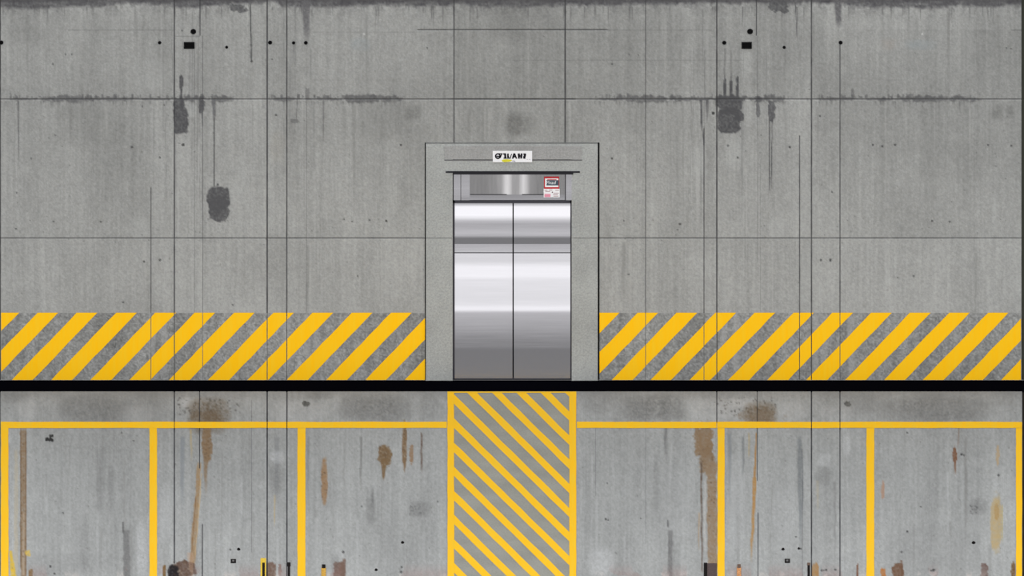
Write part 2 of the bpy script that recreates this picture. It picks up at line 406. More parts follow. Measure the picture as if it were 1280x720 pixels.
# dark wet marks
cv.blob(217.5, 121, 232, 136, D, .85, .5); cv.blob(217, 132, 235, 168, D, .88, .22, 4, .12); cv.blob(224, 95, 229, 111, D, .85, .4); cv.streak(226.5, 110, 226.5, 134, 3, 4, D, .8, 1, .02)
cv.blob(248, 118, 256, 141, D, .8, .4); cv.streak(252.5, 138, 253, 160, 1.5, 1, D, .6); cv.streak(267, 122, 268, 150, 5, 3, (95, 95, 97), .7); cv.streak(267.6, 145, 267.8, 234, 1.3, 1.2, (62, 62, 64), .85, .6, .02)
cv.blob(259, 233, 287, 264, (84, 84, 86), .92, .13, 3.2, .1); cv.blob(260.5, 248, 286.5, 275.5, (84, 84, 86), .88, .3, 3.5, .15); cv.dot(272, 231, 1.5, D)
cv.blob(896.5, 118, 927, 142, D, .9, .3, 3.5); cv.blob(897, 135, 925.5, 167, D, .9, .14, 4, .1); cv.blob(919, 138, 930, 151, D, .85, .35)
for x, y0 in ((906, 58), (914, 62), (922, 95)):
    cv.streak(x, max(y0, 60), x, 97, 1.6, 2, (100, 100, 100), .5, 1, .02); cv.blob(x - 1.7, 96, x + 1.7, 118, D, .85, .35); cv.streak(x, 104, x, 124, 2.5, 4, D, .8, 1, .02)
cv.blob(943, 120, 952, 128, D, .75, .5); cv.blob(960, 124, 968.5, 151, (88, 88, 90), .85, .4); cv.streak(962, 145, 962, 240, 1.3, 1, (66, 66, 68), .8, .8, .05); cv.streak(965.3, 145, 964, 238, 1.3, 1, (70, 70, 72), .75, .8, .05)
cv.blob(945, 126, 950, 148, (96, 96, 98), .7, .5)
cv.streak(876, 124, 877, 160, 2.6, 2, (84, 84, 86), .85, 1, .2); cv.streak(877, 150, 880, 182, 1.4, 1.2, (80, 80, 82), .7, 1, .02); cv.streak(883.5, 124, 883.5, 156, 3.5, 1, (90, 90, 92), .75, 1.5, .4); cv.dot(891.5, 141.5, 1.8)
cv.streak(23, 124, 23.5, 212, 1.8, 1, (92, 92, 93), .75, .8, .4); cv.streak(404.5, 124, 404, 182, 2.2, 1.4, (100, 100, 100), .7, .8, .3); cv.streak(371, 124, 371, 152, 1.5, 1.2, (90, 90, 90), .6); cv.blob(363, 149, 373, 154, (100, 100, 100), .6, .5)
cv.streak(367, 54, 367, 82, 2, 1, (110, 110, 110), .55, 1, .6); cv.blob(381, 110, 387, 124, (100, 100, 100), .55, .6); cv.blob(371, 117, 375, 124, (90, 90, 90), .6, .5); cv.blob(1064, 112, 1068, 123, (95, 95, 95), .55, .5)
for (x0, y0, x1, y1, a) in ((625, 138, 672, 174, .5), (632, 142, 655, 170, .55), (506, 130, 528, 152, .5), (500, 150, 560, 200, .16), (1238, 128, 1256, 152, .5), (1256, 130, 1268, 148, .6), (25, 60, 60, 30, .2),
                            (60, 124, 170, 190, .16), (440, 124, 520, 180, .2), (770, 126, 830, 170, .14), (610, 0, 660, 60, .25), (0, 0, 40, 60, .25), (1120, 170, 1250, 230, .12), (600, 180, 660, 230, .2)):
    cv.patch(min(x0, x1), min(y0, y1), max(x0, x1), max(y0, y1), (92, 92, 90), a)
for (x0, y0, x1, y1, a) in ((862, 178, 884, 222, .3), (905, 170, 930, 215, .35), (235, 128, 246, 150, .5), (160, 70, 215, 122, .22), (925, 60, 940, 100, .35), (160, 270, 190, 300, .3), (1000, 300, 1014, 400, .2), (960, 270, 982, 300, .3), (290, 190, 312, 260, .2), (1240, 240, 1246, 290, .4), (455, 58, 460, 64, .1)):
    cv.patch(x0, y0, x1, y1, (184, 186, 184), a * 1.5)
cv.patch(436, 46, 464, 64, (140, 152, 158), .4); cv.patch(1128, 48, 1172, 64, (140, 152, 158), .4); cv.patch(1098, 46, 1122, 64, (164, 152, 142), .35); cv.patch(335, 160, 358, 210, (165, 158, 146), .3)
cv.dot(455, 42.5, 1.1, (205, 205, 203)); cv.dot(1153, 42.5, 1.2, (205, 205, 203))
# pin holes and pitting
for (x, y, r) in ((66,80,1.1),(82,68,1),(90,68,1),(534,60,1.1),(765,80,1.1),(786,68,.9),(798,69,.9),(1025,145,1.2),(229,181,2.2),(165,184,1.6),(200,197,1.3),(39,198,1.1),(126,277,1.4),
    (67,277,1.1),(21,241,1),(20,286,1.2),(180,327,1.3),(200,325,1.6),(483,276,1.6),(501,181,1.5),(430,274,1.2),(440,277,1),(462,275,1.1),(765,198,1.4),(850,280,1.6),(922,197,1.3),
    (910,182,1.4),(780,276,1),(847,287,1),(786,343,1.2),(987,184,1.6),(1040,240,1.2),(1026,325,1.5),(1038,325,1.8),(1165,276,1.4),(1187,277,1.4),(1264,182,1.4),(447,345,1.1),(1142,345,1.1),
    (1122,347,1),(154,378,1.3),(291,381,1.2),(227.5,38,1.2),(69,169,1.1),(178,133,1),(205,131,1),(1258,60,1),(1264,61,1),(1091,181,1.4),(1103,183,1.5),(1119,181,1.6),(1235,181,1.4),(340,74,1),(345,144,1.4)):
    cv.dot(x, y, r * .9, (62, 62, 62), .85)
for k in range(420):
    x = rng.uniform(1, 1276); y = rng.choice([rng.uniform(15, 470), rng.gauss(180, 30), rng.gauss(285, 12)])
    if 10 < y < 472: cv.dot(x, y, rng.uniform(.4, .85), (90, 90, 88), rng.uniform(.3, .75))
# faint formwork lines, then the joints
cv.hjoint(37.5, 85, 217, .9, .25); cv.hjoint(37.3, 522, 760, 1.2, .8); cv.hjoint(37.5, 760, 890, .9, .22); cv.hjoint(40, 390, 520, .8, .12); cv.hjoint(37.5, 1264, 1277, 1, .45)
cv.hjoint(75.5, 640, 930, .8, .15); cv.hjoint(67, 400, 470, .8, .2); cv.hjoint(67, 1100, 1175, .8, .2); cv.hjoint(45.5, 218, 250, .8, .25); cv.hjoint(99.5, 395, 430, .8, .25); cv.hjoint(99.5, 1098, 1130, .8, .3)
cv.hjoint(124, -2000, 560, 1.3, .62, depth=.004); cv.hjoint(124, 560, 720, 1.5, .85, depth=.006); cv.hjoint(124, 720, 3200, 1.3, .62, depth=.004); cv.hjoint(297.6, -2000, 3200, 1.4, .7, depth=.004)
for (x, y0, y1, w, a) in WJ: cv.vjoint(x, y0, y1, w, a * .9, depth=.006)
cv.mix(np.clip((cv.x - 1277.0) / .5, 0, 1) * (cv.x < 1283) * np.ones_like(cv.c[..., 0]) * .92, (48, 50, 42))
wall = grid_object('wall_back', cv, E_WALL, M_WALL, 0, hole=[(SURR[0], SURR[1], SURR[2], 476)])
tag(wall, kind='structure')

# ------------------------------------------------------------------ floor
fx = axis(-4, 1284, 1.3, np.linspace(-3400, -10, 60), np.linspace(1290, 4680, 60), [(j[0], j[3]) for j in FJ])
fy = axis(489.6, 740, 1.2, [489.0], np.concatenate([np.linspace(745, 900, 14), np.linspace(930, 3600, 30)]), [])
cv = Canvas(fx, fy, 211)
tone = 155.5 + 2 * np.clip((cv.y - 540) / 100, 0, 1)
concrete_base(cv, tone)
cv.c *= np.array([.992, 1.0, 1.01])
for k in range(95):
    x = rng.uniform(2, 1276); y0 = rng.uniform(536, 690); L = rng.uniform(30, 150); light = rng.random() < .5
    cv.streak(x, y0, x + rng.uniform(-1, 1), y0 + L, rng.uniform(.8, 4.5), rng.uniform(.6, 3), (182, 184, 184) if light else (128, 128, 126), rng.uniform(.15, .4), 1, .6)
# apron between the channel and the bay heads
cv.mix(np.clip((501 - cv.y) / 12, 0, 1) * (.35 + .3 * cv.noise(60, 9)), (124, 124, 123))
for (x0, y0, x1, y1, a) in ((70, 492, 165, 535, .85), (420, 490, 520, 530, .9), (770, 490, 866, 530, .95), (1090, 492, 1245, 532, .85), (0, 488, 40, 505, .5), (380, 488, 420, 500, .5), (1230, 488, 1280, 510, .3),
                            (520, 488, 556, 530, .4), (722, 488, 772, 520, .4), (150, 490, 215, 530, .35), (1050, 490, 1100, 520, .35)):
    cv.patch(x0, y0, x1, y1, (104, 104, 103), a * .95)
for (x0, y0, x1, y1, a) in ((20, 494, 50, 528, .5), (150, 505, 200, 528, .4), (222, 496, 262, 512, .9), (340, 500, 410, 530, .7), (850, 496, 935, 530, .75), (905, 496, 950, 512, .7), (965, 500, 1012, 530, .6), (1020, 505, 1070, 530, .5)):
    cv.patch(x0, y0, x1, y1, (188, 188, 187), a)
for (x0, x1) in ((218, 300), (890, 970)):
    for k in range(70):
        cv.dot(rng.uniform(x0, x1), rng.uniform(497, 520), rng.uniform(.5, 1.4), (84, 82, 80), .55)
BR = (128, 106, 82)
cv.patch(232, 495, 290, 545, (96, 82, 66), 1.1); cv.blob(242, 514, 274, 528, (108, 92, 74), .6, .9, 2, .6); cv.patch(925, 500, 975, 535, (106, 90, 72), 1.0); cv.blob(930, 512, 970, 528, (118, 100, 80), .5, .9, 2, .7)
cv.blob(379, 502, 387, 508, (72, 72, 70), .8, .5); cv.blob(1056, 502, 1064, 508, (78, 78, 76), .75, .5)
# rusty runs
cv.streak(29, 534, 29, 724, 7.5, 7, (136, 114, 90), .8, .6, .02, 1.2); cv.streak(25.8, 534, 26, 712, 1.2, 1.2, (104, 82, 58), .7, .6, .02); cv.streak(32.3, 534, 32.3, 722, 1.2, 1.2, (112, 84, 58), .7, .6, .02); cv.streak(29.5, 640, 29.5, 720, 2, 2.5, (176, 160, 140), .6, .6, .02)
cv.blob(252.5, 532, 265, 576, BR, .9, .3, 2.2, .25); cv.streak(258, 560, 257, 622, 7, 2, BR, .75, 1.5, .5, 1.5); cv.streak(249, 577, 240, 712, 5, 7.5, (152, 126, 94), .8, 1.2, .02, 1.2); cv.streak(252, 590, 244, 700, 1.3, 1.5, (186, 160, 120), .6, 1, .1); cv.streak(245, 620, 238, 705, 1.2, 1.2, (120, 90, 62), .7)
cv.streak(239, 536, 239, 580, 2.5, 1.5, (178, 156, 110), .55, 1, .5)
cv.blob(401.8, 574, 409.8, 627, (146, 116, 86), .9, .25, 2.4, .3)
cv.blob(473, 556, 488.5, 584, (118, 96, 70), .92, .35, 2.4, .2); cv.streak(480.5, 572, 480, 601, 9, 1.5, (118, 96, 70), .9, 1.5, .15, 1)
cv.blob(502.5, 530, 508.5, 582, (122, 98, 72), .9, .25, 2.6, .3); cv.streak(505.6, 570, 505.6, 592, 3.5, 1, (122, 98, 72), .8); cv.blob(511.5, 556, 517, 580, (140, 112, 86), .8, .4, 2); cv.streak(526.8, 540, 527, 592, 2, 2.4, (96, 80, 70), .7, 1.4, .25)
cv.blob(869, 530, 892, 572, (134, 112, 88), .92, .5, 3, .2); cv.blob(874, 560, 892, 592, (130, 108, 84), .85, .4, 2.6, .25); cv.streak(889.5, 575, 891, 712, 12, 12, (140, 120, 98), .85, 1.5, .03, 1.4); cv.streak(876.5, 575, 877.5, 716, 2.5, 2, (96, 82, 72), .8, 1.4, .03); cv.streak(881, 600, 881, 700, 2, 3, (184, 182, 178), .6); cv.streak(873.8, 640, 873.8, 690, 2, 2, (172, 140, 104), .5)
cv.streak(945.5, 540, 943, 600, 1.3, 3, (160, 120, 74), .8, 1, .02); cv.streak(943.5, 595, 939, 705, 4.5, 2, (168, 130, 82), .85, 1.2, .25); cv.streak(936, 540, 936, 575, 2, 1.4, (178, 156, 110), .5)
cv.blob(1190.8, 558, 1196, 580, (116, 80, 58), .9, .35, 2.2); cv.streak(1193.5, 572, 1194, 594, 3, 1.2, (122, 92, 72), .8); cv.streak(1198.5, 530, 1197.5, 562, 1.4, 1.2, (120, 100, 86), .6)
cv.blob(1101, 603, 1106, 625, (166, 132, 110), .8, .35, 2.2)
cv.blob(1238.5, 622, 1252, 688, (178, 156, 112), .75, .22, 3, .25); cv.blob(1243, 630, 1248, 650, (166, 136, 88), .7, .4); cv.streak(1253, 630, 1253, 680, 1, 1, (188, 160, 70), .5); cv.blob(1245, 558, 1249, 582, (176, 148, 108), .65, .4)
cv.streak(93/4+320, 618, 343, 660, 1.6, 1.2, (184, 160, 110), .6); cv.streak(1022, 600, 1022, 640, 3, 2, (180, 168, 140), .35); cv.streak(20, 560, 20, 720, 4, 5, (182, 168, 140), .4, 1, .1)
cv.streak(14, 688, 17, 724, 3, 8, (214, 176, 52), .8, 2, .05, 2); cv.blob(32, 688, 38, 695, (210, 178, 80), .7, .5); cv.blob(35, 711, 41, 724, (120, 92, 50), .8, .5)
cv.blob(216, 701, 245, 722, (96, 76, 66), .92, .28, 3, .15); cv.blob(210, 706, 224, 730, (34, 30, 32), .95, .15, 2.4, .2); cv.streak(238, 690, 240, 726, 8, 3, (176, 144, 120), .4)
cv.blob(331, 702, 345, 730, (110, 88, 76), .92, .25, 2.6); cv.blob(348, 704, 352, 726, (120, 92, 82), .6, .6); cv.blob(417, 702, 432, 728, (112, 90, 80), .88, .3, 3); cv.streak(430, 698, 430, 726, 3.5, 4, (112, 90, 80), .8, 1, .02)
cv.blob(1115, 704, 1129, 726, (108, 80, 62), .9, .35, 3); cv.streak(1127, 700, 1128, 726, 2.5, 3, (104, 76, 58), .8, 1, .02); cv.blob(1014.5, 703, 1023.5, 730, (158, 122, 80), .92, .18, 4); cv.blob(1225.5, 706, 1235, 726, (104, 84, 78), .8, .4); cv.blob(1264, 704, 1269.5, 726, (108, 80, 50), .85, .4)
cv.blob(1101, 708, 1107, 726, (170, 108, 56), .8, .5); cv.blob(1070.5, 703, 1073.5, 728, (112, 76, 58), .8, .4); cv.blob(203.5, 705, 207.5, 726, (110, 82, 44), .85, .35)
for (x0, y0, x1, y1) in ((473, 557, 488, 584), (870, 535, 891, 590), (253, 536, 264, 575), (503, 535, 508, 580), (402, 580, 409, 622), (884, 600, 896, 700), (26, 540, 32, 715), (217, 702, 244, 720)):
    for k in range(26):
        cv.dot(rng.uniform(x0, x1), rng.uniform(y0, y1), rng.uniform(.5, 1.3), rng.choice([(96, 78, 60), (96, 78, 60), (158, 146, 130)]), rng.uniform(.3, .6))
# grey scuffs
for (x, ya, yb, w, c_) in ((1000, 545, 700, 5, (116, 122, 126)), (1003, 560, 660, 2, (98, 102, 106)), (912, 540, 640, 4, (120, 125, 130)), (929, 545, 605, 3, (104, 108, 110)), (1044, 600, 715, 3, (122, 122, 122)), (385, 545, 640, 3, (120, 122, 124)), (228, 545, 640, 6, (126, 132, 138)), (451, 545, 620, 3, (112, 112, 110)), (832, 532, 575, 3, (100, 100, 100)), (346, 545, 640, 6, (126, 128, 130)), (1207, 545, 690, 4, (124, 124, 122))):
    cv.streak(x, ya, x, yb, w, w * .6, c_, .55, 1.5, .4, 1.2)
cv.streak(158, 662, 158.5, 724, 8, 9, (112, 112, 112), .75, 1, .02, 1.6); cv.streak(153.8, 652, 154, 668, 2, 2, (90, 90, 90), .7); cv.streak(837.5, 662, 838, 724, 5.5, 6, (112, 112, 112), .8, 1, .02, 1.4); cv.streak(835, 650, 835.3, 660, 2, 2, (84, 84, 84), .8)
for (x0, y0, x1, y1, a) in ((112, 555, 146, 650, .3), (120, 560, 128, 645, .4), (135, 570, 142, 645, .35), (456, 608, 470, 660, .6), (464, 610, 468, 640, .6), (816, 560, 824, 645, .5), (832, 530, 835, 580, .6), (510, 625, 540, 648, .7), (1210, 622, 1236, 645, .6), (100, 640, 112, 720, .35),
                            (335, 578, 358, 620, .5), (1018, 580, 1040, 608, .5), (996, 540, 1004, 640, .5), (412, 690, 426, 722, .5), (1100, 655, 1230, 722, .2), (20, 690, 140, 724, .25), (730, 600, 740, 680, .25)):
    cv.patch(x0, y0, x1, y1, (96, 96, 96), a * .8)
for (x0, y0, x1, y1, a) in ((734, 680, 770, 725, .7), (168, 650, 186, 722, .7), (198, 600, 216, 680, .4), (300, 590, 304, 650, .5), (1053, 540, 1064, 570, .6), (336, 562, 356, 580, .7), (1020, 565, 1040, 585, .5), (820, 570, 870, 680, .25), (908, 560, 934, 700, .35), (960, 600, 1000, 700, .3)):
    cv.patch(x0, y0, x1, y1, (196, 198, 200), a)
m = np.clip((cv.y - 704) / 14, 0, 1) * (cv.y < 745) * (cv.noise(22, 30) > .55) * (.4 + .6 * cv.n_fine)
cv.mix(m * .35, (150, 116, 112))
m = np.clip((cv.y - 712) / 8, 0, 1) * (cv.y < 745) * (cv.noise(9, 12) > .72) * cv.n_fine
cv.mix(m * .6, (206, 196, 190))
for k in range(26):
    cv.dot(58 + rng.uniform(-.5, 9), 544 + rng.uniform(0, 7), rng.uniform(.8, 1.5), (44, 44, 44), .85)
for k in range(22):
    cv.dot(rng.uniform(512, 528), rng.uniform(632, 644), .8, (92, 92, 92), .5); cv.dot(rng.uniform(1212, 1222), rng.uniform(632, 643), .9, (92, 92, 92), .5)
for (x, y, r) in ((63,708,1.7),(68,717,1.3),(288,687,1.1),(429,690,1.7),(452,633,1),(757,649,1.5),(760,650,1),(801,648,1),(759,604,1),(152,541,1.2),(167,551,1),(1151,633.5,1.1),(1127,690,1.4),(1202,568,1.8),(1205,569,1.2),
    (1134,664.5,1.6),(502,709,1.4),(501.5,715,1.6),(995,671,1.1),(1001,686,1.3),(1248,594,1.6),(547,627,1),(1134,541,1.2),(898,581,1),(79,641,1.2),(1167,712.5,2.0),(1164,713,1.3),(1027,713,1.5),(1033,712.5,1.5),(1044,712,1.5),(1030,713,1)):
    cv.dot(x, y, r * .9, (60, 60, 60), .85)
for k in range(260):
    cv.dot(rng.uniform(1, 1276), rng.uniform(492, 722), rng.uniform(.4, .85), (96, 96, 94), rng.uniform(.3, .7))
for (x, y0, y1, w, a) in FJ: cv.vjoint(x, y0, y1, w, a, (60, 61, 66))
cv.mix(np.clip((cv.x - 1277.8) / .4, 0, 1) * (cv.x < 1284) * np.ones_like(cv.c[..., 0]) * .95, (36, 33, 26))
floor = grid_object('floor', cv, E_FLOOR, M_FLOOR, 0, wall=False)
tag(floor, kind='structure')

# ------------------------------------------------------------------ black channel along the foot of the wall
c = MB()
y1 = -(489.3 - 475) / SP
for (a, b) in (((-16, -.001, -.06), (16, y1, -.045)), ((-16, y1 + .012, -.045), (16, y1, .0)), ((-16, -.001, -.045), (16, -.012, -.002)), ((-16, -.012, -.045), (16, y1 + .012, -.012))):
    c.box(a, b)
tag(c.build('drain_channel', M_BLACK), 'long black drain channel running along the whole foot of the wall', 'drain')

# ------------------------------------------------------------------ flat paint shapes
def clip(poly, axis_, lim, keep_less):
    out = []
    for k in range(len(poly)):
        a, b = poly[k], poly[(k + 1) % len(poly)]
        ia = (a[axis_] <= lim) if keep_less else (a[axis_] >= lim); ib = (b[axis_] <= lim) if keep_less else (b[axis_] >= lim)
        if ia: out.append(a)
        if ia != ib:
            t = (lim - a[axis_]) / (b[axis_] - a[axis_]); out.append((a[0] + (b[0] - a[0]) * t, a[1] + (b[1] - a[1]) * t))
    return out
def cut(poly, x0, x1, y0, y1):
    for ax, lim, less in ((0, x0, False), (0, x1, True), (1, y0, False), (1, y1, True)):
        poly = clip(poly, ax, lim, less)
        if len(poly) < 3: return []
    return poly
def spans(x0, x1, joints, widths):
    s = []; a = x0
    for j in sorted(joints):
        if x0 < j < x1:
            w = widths[j] / 2; s.append((a, j - w)); a = j + w
    s.append((a, x1)); return s
def paint(mb, poly, box, place, joints=(), widths=None):
    for a, b in spans(box[0], box[2], joints, widths):
        p = cut(poly, a, b, box[1], box[3])
        if p:
            # drop points that coincide
            q = [p[0]]
            for v in p[1:]:
                if abs(v[0]-q[-1][0]) + abs(v[1]-q[-1][1]) > 1e-4: q.append(v)
            if len(q) >= 3:
                pts = [place(*v) for v in q]
                mb.poly(pts[::-1] if area(q) < 0 else pts)
def area(p): return -sum(p[k][0] * p[(k+1) % len(p)][1] - p[(k+1) % len(p)][0] * p[k][1] for k in range(len(p)))

# hazard bands on the wall
def hazard_band(x0, x1, first, period, n, label):
    base = W((x0 + x1) / 2, 475.0, .002)
    t = empty('hazard_band', base, label, 'wall marking', 'yellow and grey hazard bands on the wall')
    js = [j for j in BAND_J if x0 < j < x1]
    ex = []
    for j in js: ex.append((j, BAND_JW[j]))
    gx = axis(x0, x1, 1.3, [x0], [x1], ex); gy = axis(391.2, 475.0, 1.3, [391.2], [475.0], [])
    gc = Canvas(gx, gy, int(x0) + 900); concrete_base(gc, 138 + (gc.noise(8, 60) - .5) * 14 + (gc.noise(1.5, 1.5) - .5) * 46 + (gc.noise(3, 3) - .5) * 8)
    gc.c *= np.array([.995, .995, 1.0])
    for q in ((190, 0), (205, 0), (358, 0), (385, 0), (395, 0), (905, 0), (920, 0), (1020, 0), (1030, 0), (1064, 0)):
        gc.streak(q[0], 392, q[0], 474, 9, 6, (166, 166, 165), .5, 2, .2, 3)
    holes = [(j - BAND_JW[j] / 2, 0, j + BAND_JW[j] / 2, 900) for j in js]
    g = grid_object('grey_field', gc, E_WALL, M_WALL, -.002, hole=holes)
    g.data.transform(__import__('mathutils').Matrix.Translation([-v for v in base])); g.parent = t
    for k in range(n):
        tl = first + period * k; w = 26.0
        p = [(tl, 390.8), (tl + w, 390.8), (tl + w - 81.2, 475.0), (tl - 81.2, 475.0)]
        # brush edge: break the long edges into slightly uneven pieces
        rr = random.Random(int(x0) + k)
        def side(a, b, m=9): return [(a[0] + (b[0]-a[0]) * u / m + rr.uniform(-.45, .45), a[1] + (b[1]-a[1]) * u / m) for u in range(m + 1)]
        p = side(p[1], p[2]) + side(p[3], p[0])
        mb = MB(); paint(mb, p, (x0, 390.8, x1, 475.0), lambda a, b: W(a, b, .004), js, BAND_JW)
        if mb.f: mb.build('stripe', M_YELLOW_W, t)
    return t
hazard_band(1.4, 531.2, -2.2 - 49.1 + 0, 49.1, 14, 'yellow and grey diagonal hazard band on the wall left of the elevator')
hazard_band(749.4, 1276.2, 748.3, 48.67, 13, 'yellow and grey diagonal hazard band on the wall right of the elevator')

# parking bay lines on the ground
FJS = [218, 334, 358.7, 896, 1014.3, 1050]; FJW = {218: .9, 334: 1.1, 358.7: 1.1, 896: .8, 1014.3: 1.1, 1050: .9}
YEND = 760.0
def wobbly(x0, y0, x1, y1, seed):
    rr = random.Random(seed); n = 24; p = []
    j = lambda: rr.uniform(-.25, .25)
    if x1 - x0 > y1 - y0:
        p += [(x0 + (x1 - x0) * k / n, y0 + j()) for k in range(n + 1)] + [(x1 - (x1 - x0) * k / n, y1 + j()) for k in range(n + 1)]
    else:
        p += [(x0 + j(), y1 - (y1 - y0) * k / n) for k in range(n + 1)] + [(x1 + j(), y0 + (y1 - y0) * k / n) for k in range(n + 1)]
    return p
def bay_lines(head, dividers, label):
    x0, x1 = head
    t = empty('parking_bay_lines', F((x0 + x1) / 2, 531), label, 'floor marking', 'yellow parking bay lines on the floor')
    mb = MB(); paint(mb, wobbly(x0, 527.2, x1, 535.0, int(x0)), (x0 - 1, 520, x1 + 1, 540), lambda a, b: F(a, b, .003), FJS, FJW)
    mb.build('head_line', M_YELLOW_F, t)
    for (a, b) in dividers:
        mb = MB(); paint(mb, wobbly(a, 535.1, b, YEND, int(a)), (a - 1, 530, b + 1, YEND), lambda u, v: F(u, v, .003))
        mb.build('divider_line', M_YELLOW_F, t)
bay_lines((1, 558.6), ((1.2, 10.6), (186.8, 196.2), (371.8, 381.8)), 'yellow parking bay lines on the floor left of the hatched walkway')
bay_lines((721, 1277.6), ((897, 905.8), (1083, 1092.8), (1270, 1277.6)), 'yellow parking bay lines on the floor right of the hatched walkway')

# hatched walkway in front of the lift
walk = empty('hatched_walkway', F(640, 600), 'yellow hatched walkway on the floor leading up to the elevator', 'floor marking')
M_WALKGREY = precast('walkway_grey', (147, 147, 140), E_FLOOR, .16)
mb = MB(); paint(mb, [(563, 489.6), (563, YEND), (717, YEND), (717, 489.6)], (560, 480, 720, 800), lambda a, b: F(a, b, .0015))
mb.build('grey_field', M_WALKGREY, walk)
for (a, b, s_) in ((559.4, 567.6, 1), (711.6, 720.3, 2)):
    mb = MB(); paint(mb, [(a + q[0], q[1]) for q in wobbly(0, 489.4, b - a, YEND, s_)], (0, 489.4, 1280, YEND), lambda u, v: F(u, v, .0045))
    mb.build('border_line', M_YELLOW_F, walk)
mb = MB(); paint(mb, [(567.6, 489.4), (567.6, 490.9), (711.6, 490.9), (711.6, 489.4)], (0, 480, 1280, YEND), lambda u, v: F(u, v, .0045)); mb.build('border_line', M_YELLOW_F, walk)
for k in range(-5, 9):
    yl = 498.6 + 30.15 * k; n = 12; rr = random.Random(k + 50); h = 5.9
    up = [(567.4 + 144.4 * u / n, yl - h + .985 * 144.4 * u / n + rr.uniform(-.4, .4)) for u in range(n + 1)]
    dn = [(567.4 + 144.4 * u / n, yl + h + .985 * 144.4 * u / n + rr.uniform(-.4, .4)) for u in range(n, -1, -1)]
    mb = MB(); paint(mb, (up + dn)[::-1], (567.4, 490.6, 711.8, YEND), lambda u, v: F(u, v, .003))
    if mb.f: mb.build('stripe', M_YELLOW_F, walk)

# ------------------------------------------------------------------ elevator
lift = empty('elevator', (X(640), 0, 0), 'closed elevator with brushed steel double doors set in a grey concrete surround', 'elevator')
DS = .02
def slab(mb, x0, y0, x1, y1, d, back, mi=0):
    a = W(x0, y0, d); b = W(x1, y1, d); mb.box((a[0], -d, a[2]), (b[0], -back, max(b[2], -.0) if y1 > 470 else b[2]), mi)
FOOT = 475 + SP * DS
sur = MB()
for (x0, x1) in ((532.4, 565.8), (714.6, 747.2)):
    slab(sur, x0, 182.4, x1, 297.2, DS, -.10); slab(sur, x0, 297.9, x1, FOOT, DS, -.10)
slab(sur, 565.8, 182.4, 714.6, 199.2, DS, -.10); slab(sur, 532.4, 180.3, 747.2, 182.5, DS - .004, DS - .012); slab(sur, 565.8, 200.6, 714.6, 217.0, DS, -.10)
surround = sur.build('concrete_surround', M_PRECAST, lift)
# header band: slightly proud, ends short of the corners
hb = MB(); slab(hb, 555.5, 182.6, 727.5, 199.3, DS + .006, DS); hb.build('header_band', precast('precast_header', (154, 154, 153), E_WALL), lift)
hl = MB(); slab(hl, 555.5, 199.7, 727.5, 201.0, DS + .0015, DS); hl.build('shadow_joint', simple('header_joint_grey', (106, 106, 108)), lift)  # grey strip stands in for the shade line below the header band
li = MB(); slab(li, 557.2, 214.3, 724.8, 216.0, DS + .01, DS); slab(li, 566.0, 215.8, 716.5, 218.2, DS + .01, DS - .04); li.build('lintel', M_DARKSTEEL, lift)
bk = MB(); bk.box((X(505), .125, -.05), (X(775), .14, W(0, 160, -.13)[2])); bk.build('dark_gap_backing', M_GAP, lift)  # added dark sheet standing in for shade in the gaps round the surround
DR = -.03
# reveal strips and a dark bar standing in for the shaded head gap
rv = MB()
for (x0, x1) in ((565.8, 568.4), (712.9, 714.8)): slab(rv, x0, 250.0, x1, 474, DR + .012, -.1)
slab(rv, 565.8, 249.8, 714.6, 254.0, DR + .012, -.1)
rv.build('door_frame', simple('frame_dark', (62, 62, 70), rough=.5), lift)
sh = MB(); slab(sh, 568.0, 250.0, 713.0, 474, -.05, -.1); sh.build('door_gap', M_BLACK, lift)  # black sheet stands in for the shade between the door leaves
# transom
TB = .56
tr = MB(); TD = -.008
m_cheek = steel('cheek_steel', 'z', [(217, tilt_for(158)), (235, tilt_for(170)), (250, tilt_for(160))])
for q in ((567.2, 217.5, 575.6, 250.3), (576.4, 217.5, 587.2, 246.8), (707.4, 217.5, 714.6, 250.3)):
    tr = MB(); slab(tr, *q, TD, -.09); tr.build('transom_cheek', m_cheek, lift)
tp = MB(); slab(tp, 587.2, 217.5, 706.0, 243.2, TD - .002, -.09)
TP_STOPS = [(587, 128), (605, 126), (618, 138), (627, 156), (631.5, 205), (634.5, 216), (638, 190), (641, 160), (648, 158), (651, 190), (654.5, 214), (658, 190), (663, 142), (672, 128), (706, 132)]  # bright columns of reflection, shaped through tilted normals
tp.build('transom_panel', steel('transom_steel', 'x', [(p, tilt_for(v)) for p, v in TP_STOPS], tint=(1.0, .98, .985)), lift)
ts = MB()
for (x0, x1) in ((587.4, 633.5), (652.5, 690)): slab(ts, x0, 242.7, x1, 243.8, TD + .001, -.02)
ts.build('transom_slot', simple('slot_dark', (58, 58, 62)), lift)
tb = MB(); slab(tb, 587.2, 243.9, 706.0, 250.0, TD, -.09); slab(tb, 576.4, 247.2, 587.2, 250.3, TD, -.09)
tb.build('transom_rail', steel('rail_steel', 'z', [(243, tilt_for(140)), (247, tilt_for(152)), (250.3, tilt_for(158))]), lift)
m_seam = simple('seam_dark', (66, 66, 70))
for q in ((706.0, 707.4), (575.6, 576.4), (565.8, 567.2)):
    tj = MB(); slab(tj, q[0], 217.5, q[1], 250, TD - .003, -.02); tj.build('transom_seam', m_seam, lift)
